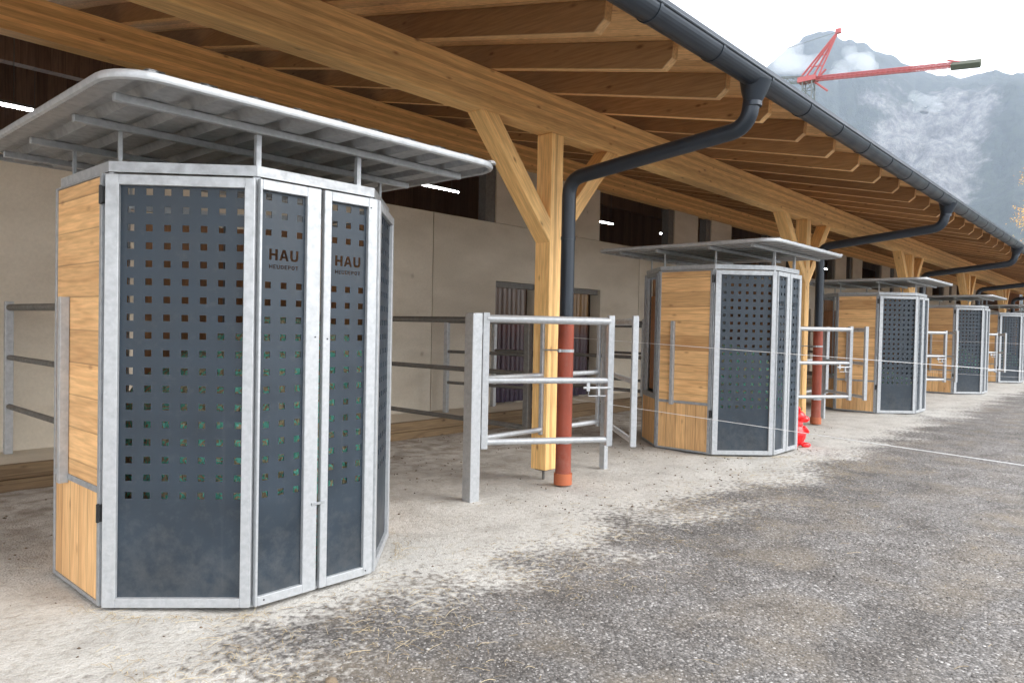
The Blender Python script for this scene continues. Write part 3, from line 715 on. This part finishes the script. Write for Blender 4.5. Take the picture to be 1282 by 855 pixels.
def bay(k):
    dx = SP*k; n_ = gn(k)
    objs = []
    # two gate posts on the front line
    if k == 0:
        a = MB(); a.box((-.05, -.045, -.1), (.05, .045, 1.67)); a.box((-.075, -.052, -.1), (-.045, .052, 1.665)); p = a.build('gate_post', M['galv'], bevel=.004); p.location = (4.55, 4.53, 0)
        q = MB().box((-.035, -.035, -.1), (.035, .035, 1.67)).build('gate_post', M['galvb'], bevel=.004); q.location = (6.68, 4.60, 0)
        g1, L = rail_panel('swing_gate', (4.645, 4.49), (5.645, 3.84), ZS, M['galvb'], .46, 1.675, .060, .029); gate_extras(g1, L, 0, True)
        g2, L = rail_panel('swing_gate', (6.62, 4.53), (5.72, 3.62), ZS, M['galvb'], .47, 1.675, .055, .026); gate_extras(g2, L, 0)
        f1, L = rail_panel('fixed_rail_panel', (4.64, 4.66), (5.648, 4.66), ZS[:2], M['galvb'], .47, 1.66, .04, .026)
        f2, L = rail_panel('fixed_rail_panel', (5.866, 4.66), (6.63, 4.66), ZS[:2], M['galvb'], .47, 1.66, .04, .026)
        s1, L = rail_panel('stall_fence', (5.66, 4.86), (5.66, 8.57), ZS, M['galvd'], .45, 1.66, .07, .027)
        s2, L = rail_panel('dividing_fence', (2.0, 5.52), (2.0, 8.45), (.67, 1.15, 1.64), M['galvd'], .60, 1.70, .05, .026, postB=.2, mstile=M['galv'])
        s3, L = rail_panel('short_fence', (8.02, 6.57), (7.72, 8.3), (.67, 1.15, 1.62), M['galvd'], .2, 1.64, .07, .024, postA=-.05, postB=.18, mstile=M['galv'])
        objs = [p, q, g1, g2, f1, f2, s1, s2, s3]
    else:
        for o in BAY0: c = copy_tree(o); c.location.x += dx; objs.append(c)
    labs = [('galvanised gate post carrying the outward swung gate of the %s passage', 'gate post', 'left gate posts'),
            ('slim galvanised gate post just right of the downpipe in the %s passage', 'gate post', 'right gate posts'),
            ('three rail galvanised gate with latch bolt swung outwards in the %s passage', 'gate', 'outward swung gates'),
            ('narrow galvanised gate leaf seen almost edge on in the %s passage', 'gate', 'edge on gate leaves'),
            ('galvanised rails between thick gate post and timber post of the %s passage', 'rail panel', 'fixed rail panels'),
            ('short galvanised rails just behind the red downpipe of the %s passage', 'rail panel', 'fixed rail panels'),
            ('dull stall fence from timber post back to concrete wall at the %s passage', 'fence', 'stall fences'),
            ('dull three rail fence from the back of the %s hay cabin to the wall', 'fence', 'fences behind hay cabins'),
            ('short dull rail fence deep inside the stall beyond the %s passage', 'fence', 'short inner fences')]
    for o, (l, c_, g) in zip(objs, labs): tag(o, l % n_, c_, g+' along the barn')
    return objs
BAY0 = bay(0); ALL = list(bpy.data.objects)
for k in range(1, 6): bay(k)

# electric fence ropes
def wire(pts, label, sag=.02):
    a, b_ = Vector(pts[0]), Vector(pts[1]); pp_ = []
    for i in range(25):
        t = i/24; p = a.lerp(b_, t); p.z -= sag*4*t*(1-t); pp_.append(p)
    o = MB().tube(pp_, .0032, 6).build('fence_rope', M['white'], smooth=True); tag(o, label, 'rope', 'white electric fence ropes')
wire([(7.97, 6.57, 1.44), (6.0, -1.6, 1.24)], 'upper white fence rope stretched across the second hay cabin into the yard', 0)
wire([(7.97, 6.57, .60), (6.0, -1.6, .60)], 'lower white fence rope running down past the second hay cabin over the gravel', 0)

wire([(21.87, 6.57, 1.44), (19.9, -1.6, 1.36)], 'distant upper white fence rope crossing before the fourth hay cabin', 0)
wire([(21.87, 6.57, .60), (19.9, -1.6, .60)], 'distant lower white fence rope crossing before the fourth hay cabin', 0)

# ------------------------------------------------------------------ red inflatable toy behind the second cabin
def blob(m, c, r, n=14, M_=None):
    V = []; F = []; h = 10; c = Vector(c); r = r if isinstance(r, tuple) else (r, r, r)
    for j in range(1, h):
        for i in range(n): a = 2*math.pi*i/n; p = math.pi*j/h; V.append((c.x+r[0]*math.sin(p)*math.cos(a), c.y+r[1]*math.sin(p)*math.sin(a), c.z-r[2]*math.cos(p)))
    for j in range(h-2): F += [(j*n+i, j*n+(i+1) % n, (j+1)*n+(i+1) % n, (j+1)*n+i) for i in range(n)]
    V += [(c.x, c.y, c.z-r[2]), (c.x, c.y, c.z+r[2])]; b_ = len(V)
    F += [((i+1) % n, i, b_-2) for i in range(n)] + [((h-2)*n+i, (h-2)*n+(i+1) % n, b_-1) for i in range(n)]
    m.add(V, F, M_)
toy = MB()
blob(toy, (0, 0, .17), (.15, .11, .15)); blob(toy, (.02, 0, .30), (.075, .075, .09)); blob(toy, (.04, 0, .41), (.10, .085, .085)); blob(toy, (.14, 0, .375), (.075, .05, .048))
for s in (-1, 1):
    blob(toy, (.11, s*.08, .035), (.075, .04, .035)); blob(toy, (-.08, s*.08, .03), (.06, .04, .03)); toy.tube([(.0, s*.05, .47), (-.01, s*.065, .53), (-.02, s*.07, .565)], [.028, .024, .006], 10)
    toy.tube([(.07, s*.07, .28), (.13, s*.07, .22), (.16, s*.06, .2)], [.03, .028, .015], 10)
to = toy.build('toy_animal', M['redtoy'], smooth=True); to.location = (9.93, 3.70, 0); to.rotation_euler = (0, 0, R_(-32))
rm = to.modifiers.new('merge', 'REMESH'); rm.mode = 'VOXEL'; rm.voxel_size = .012; rm.use_smooth_shade = True
tag(to, 'glossy red inflatable animal toy peeking out from behind the second hay cabin', 'toy')

# ------------------------------------------------------------------ loose ground litter
rng = np.random.default_rng(3)
def inst_mesh(name, m, cent, rad, seed_, flat=.55, kind=None, parent=None):
    """many small irregular octahedra in one mesh (numpy)"""
    r = np.random.default_rng(seed_); n = len(cent)
    base = np.array([(1,0,0),(0,1,0),(-1,0,0),(0,-1,0),(0,0,1),(0,0,-1)], float); tri = np.array([(0,1,4),(1,2,4),(2,3,4),(3,0,4),(1,0,5),(2,1,5),(3,2,5),(0,3,5)])
    V = base[None]*(.6+.7*r.random((n, 6, 1))); V[:, :, :2] += (r.random((n, 6, 2))-.5)*.5
    a = r.random(n)*6.283; ca, sa = np.cos(a), np.sin(a)
    X = V[:, :, 0]*ca[:, None]-V[:, :, 1]*sa[:, None]; Y = V[:, :, 0]*sa[:, None]+V[:, :, 1]*ca[:, None]
    V = np.stack([X, Y, V[:, :, 2]*flat], -1)*rad[:, None, None]+cent[:, None, :]
    F = (tri[None]+6*np.arange(n)[:, None, None]).reshape(-1, 3)
    me = bpy.data.meshes.new(name); me.vertices.add(n*6); me.vertices.foreach_set('co', V.reshape(-1))
    me.loops.add(F.size); me.loops.foreach_set('vertex_index', F.reshape(-1)); me.polygons.add(len(F))
    me.polygons.foreach_set('loop_start', np.arange(0, F.size, 3)); me.polygons.foreach_set('loop_total', np.full(len(F), 3)); me.update(); me.validate(); me.materials.append(m)
    return link(name, me)
def heights(xy): return np.array([gh(float(a), float(b_)) for a, b_ in xy])
# stones over the yard: denser near the camera
def sample(n, r0, r1, a0, a1):
    r = np.sqrt(rng.random(n)*(r1**2-r0**2)*1.0+r0**2); a = np.radians(a0+(a1-a0)*rng.random(n)); return np.stack([r*np.cos(a), r*np.sin(a)], 1)
xy = np.concatenate([sample(60000, 2.2, 7, -2, 85), sample(26000, 7, 16, -2, 40)])
edge = np.array([mnoise.noise(Vector((float(a)*1.1, float(b_)*1.1, 7))) for a, b_ in xy])
keep = xy[:, 1] < 2.75+.75*edge+.25*rng.normal(size=len(xy)); xy = xy[keep]
rad = .0025+.0045*rng.random(len(xy))**2.2; rad[rng.random(len(xy)) < .02] *= 1.9
cen = np.concatenate([xy, (heights(xy)+rad*.25)[:, None]], 1)
tag(inst_mesh('gravel', M['stone'], cen, rad, 1), 'loose grey crushed gravel with pale chips covering the yard', 'gravel', kind='stuff')
# dung crumbs
xy = np.concatenate([sample(11000, 3.5, 14, 18, 78), sample(160, 2.3, 6, 10, 80)]); keep = (xy[:, 1] > 3.3) & (xy[:, 1] < 7.5); k2 = (xy[:, 1] <= 3.3) & (rng.random(len(xy)) < .15)
cl = np.array([mnoise.noise(Vector((float(a)*.9, float(b_)*.9, 17))) for a, b_ in xy]); keep &= (cl > .0) | (rng.random(len(xy)) < .12)
def ins(xy): 
    bad = np.zeros(len(xy), bool)
    for k in range(3): bad |= ((xy[:, 0]-CX0-SP*k)**2+(xy[:, 1]-CY0)**2) < 1.05**2
    return bad
keep = (keep | k2) & ~ins(xy); xy = xy[keep]; rad = .002+.013*rng.random(len(xy))**5; rad = np.where(xy[:, 1] < 3.3, rad*.6, rad)
cen = np.concatenate([xy, (heights(xy)+rad*.3)[:, None]], 1)
tag(inst_mesh('dung_crumbs', M['dung'], cen, rad, 2, .6), 'dark brown dung crumbs scattered over the pale sand', 'dung', kind='stuff')
# straw
def straw(n):
    V = []; F = []
    for i in range(n):
        mode = rng.random()
        if mode < .55: x = 1.2+rng.random()**1.3*9; y = 3.0+rng.normal()*.42
        elif mode < .84:
            kx = rng.integers(0, 2); a = R_(-165+rng.random()*190); rr_ = 1.0+abs(rng.normal())*.07; x = CX0+SP*kx+rr_*math.cos(a); y = CY0+rr_*math.sin(a)
        elif mode < .92: x = .5+rng.random()*10; y = 4.2+rng.random()*3
        else: x = 1+rng.random()*9; y = .2+rng.random()*3
        if ins(np.array([[x, y]]))[0] : continue
        if mnoise.noise(Vector((x*1.5, y*1.5, 31))) < -.05 and rng.random() < .8: continue
        L = .012+.11*rng.random()**3; a = rng.random()*6.283; bend = rng.normal()*.18; w_ = .0005+.0008*rng.random(); z = gh(x, y)+.004+.006*rng.random()
        px, py = x, y; b_ = len(V)
        for j in range(4):
            t = j/3; an = a+bend*t; nx_, ny_ = -math.sin(an)*w_, math.cos(an)*w_; zz = z+.012*math.sin(t*3.1)*rng.random()
            V += [(px+nx_, py+ny_, zz), (px-nx_, py-ny_, zz), (px, py, zz+w_*1.2)]
            px += math.cos(an)*L/3; py += math.sin(an)*L/3
        for j in range(3):
            q = b_+3*j
            F += [(q, q+3, q+5, q+2), (q+2, q+5, q+4, q+1)]
    m = MB(); m.v = V; m.f = F; return link('straw', m.mesh('straw', M['straw']))
tag(straw(8000), 'thin dry straw stalks strewn where sand meets gravel', 'straw', kind='stuff')
# single manure lumps lying in the foreground
for i, (x, y, r_, lb) in enumerate([(1.80, 2.62, .030, 'dark brown manure lump on the gravel before the nearest hay cabin'), (1.55, 2.36, .018, 'small manure crumb nearest the photo corner before the first hay cabin')]):
    m = MB(); V = []; blob(m, (0, 0, 0), (r_, r_*.85, r_*.6), 12)
    m.v = [tuple(Vector(q)*(1+.35*mnoise.noise(Vector(q)*60+Vector((i*7, 0, 0))))) for q in m.v]
    o = m.build('manure_lump', M['dung'], smooth=True); o.location = (x, y, gh(x, y)+r_*.45); tag(o, lb, 'manure')

# ------------------------------------------------------------------ crane behind the barn
def on_plane(px, py, X):
    d = rt*0; c = Vector(((px-641)/908.9, -(py-427.5)/908.9, 1)); d = r2*c.x+u2*c.y+fw*c.z; t = X/d.x; return Vector((0, 0, CAM_H))+d*t
CRX = 120
cr_ = empty('tower_crane', (CRX, 44.2, 0)); tag(cr_, 'red and grey tower crane standing behind the barn before the mountain', 'crane')
def CP(px, py): return on_plane(px, py, CRX)-Vector((CRX, 44.2, 0))
def lattice(m, a, b_, wd, n, r, axis=Vector((0, 0, 1))):
    a, b_ = Vector(a), Vector(b_); t = (b_-a).normalized(); s1 = t.cross(axis).normalized() if abs(t.dot(axis)) < .95 else Vector((1, 0, 0)); s2 = t.cross(s1).normalized()
    cs = [(s1+s2)*wd/2, (s1-s2)*wd/2, (-s1-s2)*wd/2, (-s1+s2)*wd/2]
    for c in cs: m.tube([a+c, b_+c], r, 5)
    for i in range(n):
        p, q = a.lerp(b_, i/n), a.lerp(b_, (i+1)/n)
        for k in range(4): m.tube([p+cs[k], q+cs[(k+1) % 4]], r*.6, 4); m.tube([p+cs[k], p+cs[(k+1) % 4]], r*.6, 4)
top = CP(1010, 100)
m = MB(); lattice(m, (0, 0, 0), (0, 0, top.z), 1.5, 26, .10); m.build('mast', M['cranegrey'], cr_)
m = MB(); m.box((top.x-.9, top.y-1.6, top.z-.5), (top.x+.9, top.y+1.2, top.z+.3)); m.tube([CP(1020, 103), CP(1036, 114)], .18, 6); m.tube([CP(1022, 100), CP(1034, 87)], .16, 6); m.build('slewing_head', M['cranered'], cr_)
m = MB()
ap = CP(1049, 40)
for q in ((1002, 98), (1008, 98), (1017, 98), (1024, 97)): m.tube([CP(*q), ap+Vector((0, 0, 0))], .16, 6)
for t in (.25, .5, .75): m.tube([CP(1002, 98).lerp(ap, t), CP(1024, 97).lerp(ap, t)], .10, 5)
m.box(ap+Vector((-.3, -.5, -.3)), ap+Vector((.3, .3, .4))); m.build('mast_head', M['cranered'], cr_)
m = MB(); lattice(m, CP(1022, 99), CP(1192, 82), .62, 26, .07)
a_, b__ = CP(1022, 99), CP(1192, 82); m.tube([a_, b__], .14, 4); m.tube([CP(1186, 76), CP(1206, 79)], .15, 5); m.build('jib', M['cranered'], cr_)
m = MB(); m.tube([CP(1191, 83.5), CP(1228, 79.5)], .62, 4); m.build('counterweight', M['cweight'], cr_)
m = MB(); lattice(m, CP(1006, 100), CP(880, 106), .9, 18, .07); m.build('long_jib', M['cranegrey'], cr_)
m = MB(); m.tube([ap, CP(962, 69), CP(880, 98)], .035, 4); m.build('stay_cable', M['cranegrey'], cr_)

# ------------------------------------------------------------------ mountains
def mountain_mat():
    m, n, b = mat('alpine_rock_and_forest'); t = N(n, 'TexCoord'); P_ = t.outputs['Object']
    g = N(n, 'NewGeometry'); sx = N(n, 'SeparateXYZ'); n.links.new(g.outputs['Normal'], sx.inputs[0])
    a = N(n, 'TexNoise', i_Scale=.007, i_Detail=14.0, i_Roughness=.72); n.links.new(P_, a.inputs['Vector'])
    mp = N(n, 'Mapping'); mp.inputs['Scale'].default_value = (1.6, 1.6, .28); n.links.new(P_, mp.inputs[0])
    s = N(n, 'TexNoise', i_Scale=.022, i_Detail=12.0, i_Roughness=.76); n.links.new(mp.outputs[0], s.inputs['Vector'])
    rock = ramp(n, s.outputs['Fac'], [(.36, (.030, .030, .032)), (.47, (.12, .116, .115)), (.60, (.25, .24, .233))])
    f = N(n, 'TexNoise', i_Scale=.06, i_Detail=8.0); n.links.new(P_, f.inputs['Vector'])
    forest = ramp(n, f.outputs['Fac'], [(.35, (.008, .015, .012)), (.65, (.028, .04, .024))])
    at = N(n, 'Attribute', attribute_name='rock'); ad = N(n, 'Math', operation='ADD'); n.links.new(at.outputs['Fac'], ad.inputs[0])
    a2 = N(n, 'Math', operation='SUBTRACT'); n.links.new(a.outputs['Fac'], a2.inputs[0]); a2.inputs[1].default_value = .5
    a3 = N(n, 'Math', operation='MULTIPLY'); n.links.new(a2.outputs[0], a3.inputs[0]); a3.inputs[1].default_value = 1.5; n.links.new(a3.outputs[0], ad.inputs[1])
    c = mixc(n, ramp(n, ad.outputs[0], [(.44, (0,)*3), (.60, (1,)*3)]), forest, rock)
    n.links.new(c, b.inputs['Base Color']); b.inputs['Roughness'].default_value = .95; bump(n, b, s.outputs['Fac'], 1, 14); return m
prof_r = [(-40, 9), (-20, 11), (-5, 13), (5, 16), (7.3, 16.6), (8.6, 16.8), (9.4, 17.0), (10.8, 16.9), (13.2, 17.6), (15, 18.9), (16.7, 19.6), (18.7, 20.7), (19.9, 20.9), (22, 19.9), (24, 18.2), (26, 17.3), (32, 15.5), (45, 13), (70, 10), (110, 9)]
def ridge(a): return np.interp(a, [p[0] for p in prof_r], [p[1] for p in prof_r])
na, nr_ = 420, 90; V = []; F = []; rk = []
DR = 2300.
for i in range(na+1):
    az = -30+100*i/na; el = float(ridge(az)); H_ = DR*math.tan(R_(el))
    jag = 12*mnoise.noise(Vector((az*1.3, 0, 0)))+7*mnoise.noise(Vector((az*4, 5, 0)))+3*mnoise.noise(Vector((az*12, 9, 0)))
    for j in range(nr_+1):
        t = j/nr_; r = 850+(DR+500-850)*t; s = min(1, max(0, (r-850)/(DR-850)))
        h = (.62*s**1.15+.38*(1/(1+math.exp(-(s-.58)*16)))) if s < 1 else 1-.9*((r-DR)/500)
        x, y = r*math.cos(R_(az)), r*math.sin(R_(az))
        nn = mnoise.fractal(Vector((x*.0032, y*.0032, 0)), 1, 2.1, 7); rg = abs(mnoise.noise(Vector((az*.35, r*.001, 3))))
        hh = h*(H_+jag) + (120*nn-70*rg)*s*(1-s)*2.2 + 12*mnoise.noise(Vector((x*.02, y*.02, 1)))*s
        V.append((x, y, max(-5, hh)))
        c1 = math.exp(-((az-13.5-(.5-s)*9)/4.6)**4)*math.exp(-((s-.50)/.27)**4)
        rk.append(.12+.62*c1)
for i in range(na):
    for j in range(nr_): a = i*(nr_+1)+j; F.append((a, a+nr_+1, a+nr_+2, a+1))
m = MB(); m.v = V; m.f = F; me = m.mesh('mountain', mountain_mat(), True)
at = me.attributes.new('rock', 'FLOAT', 'POINT'); at.data.foreach_set('value', rk)
mo = link('mountain', me); tag(mo, kind='structure')

# fog wisps clinging to the slope
def fogmat(d):
    m, n, b = mat('fog'); n.nodes.remove(b); o = [q for q in n.nodes if q.type == 'OUTPUT_MATERIAL'][0]
    v = N(n, 'VolumeScatter'); v.inputs['Color'].default_value = (.97, .98, 1, 1); v.inputs['Density'].default_value = d; n.links.new(v.outputs[0], o.inputs['Volume']); return m
FM = fogmat(.006)
fl = ['pale fog bank lying on the mountain shoulder beside the crane cable', 'small fog puff below the summit to the right of the crane', 'thin fog wisp lower on the slope behind the crane mast']
for i, (px, py, wx, wz) in enumerate([(950, 82, 56, 17), (1066, 80, 28, 12), (1165, 128, 20, 6)]):
    p = on_plane(px, py, 1650.); sc_ = p.length/908.9; m = MB()
    for q in range(7): blob(m, ((random.random()-.5)*90, (random.random()-.5)*wx*1.3*sc_, (random.random()-.5)*wz*sc_*.8), (45, wx*.42*sc_*(.6+.6*random.random()), wz*.5*sc_*(.6+.7*random.random())), 20)
    o = m.build('fog_bank', FM, smooth=True); o.location = p
    r_ = o.modifiers.new('r', 'REMESH'); r_.mode = 'VOXEL'; r_.voxel_size = 5
    dt = bpy.data.textures.new('n', 'CLOUDS'); dt.noise_scale = 30; dm_ = o.modifiers.new('d', 'DISPLACE'); dm_.texture = dt; dm_.strength = 26
    tag(o, fl[i], 'fog', kind='stuff')

# ------------------------------------------------------------------ autumn tree beyond the barn end
def tree(x, y, H_, cr0, label, col, name='birch_tree'):
    t = empty(name, (x, y, 0)); tag(t, label, 'tree')
    random.seed(int(x)); m = MB(); m.tube([(0, 0, -.2), (.1, .05, H_*.35), (0, .15, H_*.65), (.1, 0, H_*.93)], [.2, .15, .09, .02], 8)
    tips = []
    for i in range(26):
        z = H_*(.25+.65*random.random()); a = random.random()*6.28; L = cr0*(1.05-abs(z/H_-.55))*(.6+.5*random.random())
        e = Vector((math.cos(a)*L, math.sin(a)*L, z+L*.45)); m.tube([(0, .1, z), (e.x*.5, e.y*.5, z+L*.3), e], [.05, .03, .01], 5); tips += [e, e*.75+Vector((0, 0, z*.25)), Vector((e.x*.5, e.y*.5, z+L*.3))]
    m.build('trunk', M['kerb'], t); V = []; F = []
    for tp in tips:
        for q in range(110):
            c = tp+Vector((random.gauss(0, .42), random.gauss(0, .42), random.gauss(0, .38))); a = Vector((random.gauss(0, 1), random.gauss(0, 1), random.gauss(0, 1))).normalized()*.06; b_ = a.orthogonal().normalized()*.05
            k = len(V); V += [tuple(c+a), tuple(c+b_), tuple(c-a), tuple(c-b_)]; F.append((k, k+1, k+2, k+3))
    mm = MB(); mm.v = V; mm.f = F; link('crown', mm.mesh('crown', islands('leaves_'+name, col, .6)), t)
OC = [(0, (.40, .16, .03)), (.6, (.75, .38, .06)), (1, (.80, .55, .12))]
tree(72, 6.0, 15.5, 3.6, 'orange autumn birch rising past the far end of the gutter', OC)

# ------------------------------------------------------------------ haze
hz = MB().box((-400, -1800, -8), (3000, 3200, 1150)).build('haze', M['white']); hz.data.materials.clear()
hm = bpy.data.materials.new('haze_air'); hm.use_nodes = True; hn = hm.node_tree; hn.nodes.clear(); ho = hn.nodes.new('ShaderNodeOutputMaterial')
pv = hn.nodes.new('ShaderNodeVolumePrincipled'); pv.inputs['Color'].default_value = (.72, .82, 1, 1); pv.inputs['Density'].default_value = .00016; pv.inputs['Anisotropy'].default_value = .2
hn.links.new(pv.outputs[0], ho.inputs['Volume']); hz.data.materials.append(hm); tag(hz, 'pale blue haze in the air before the mountain', 'haze', kind='stuff')
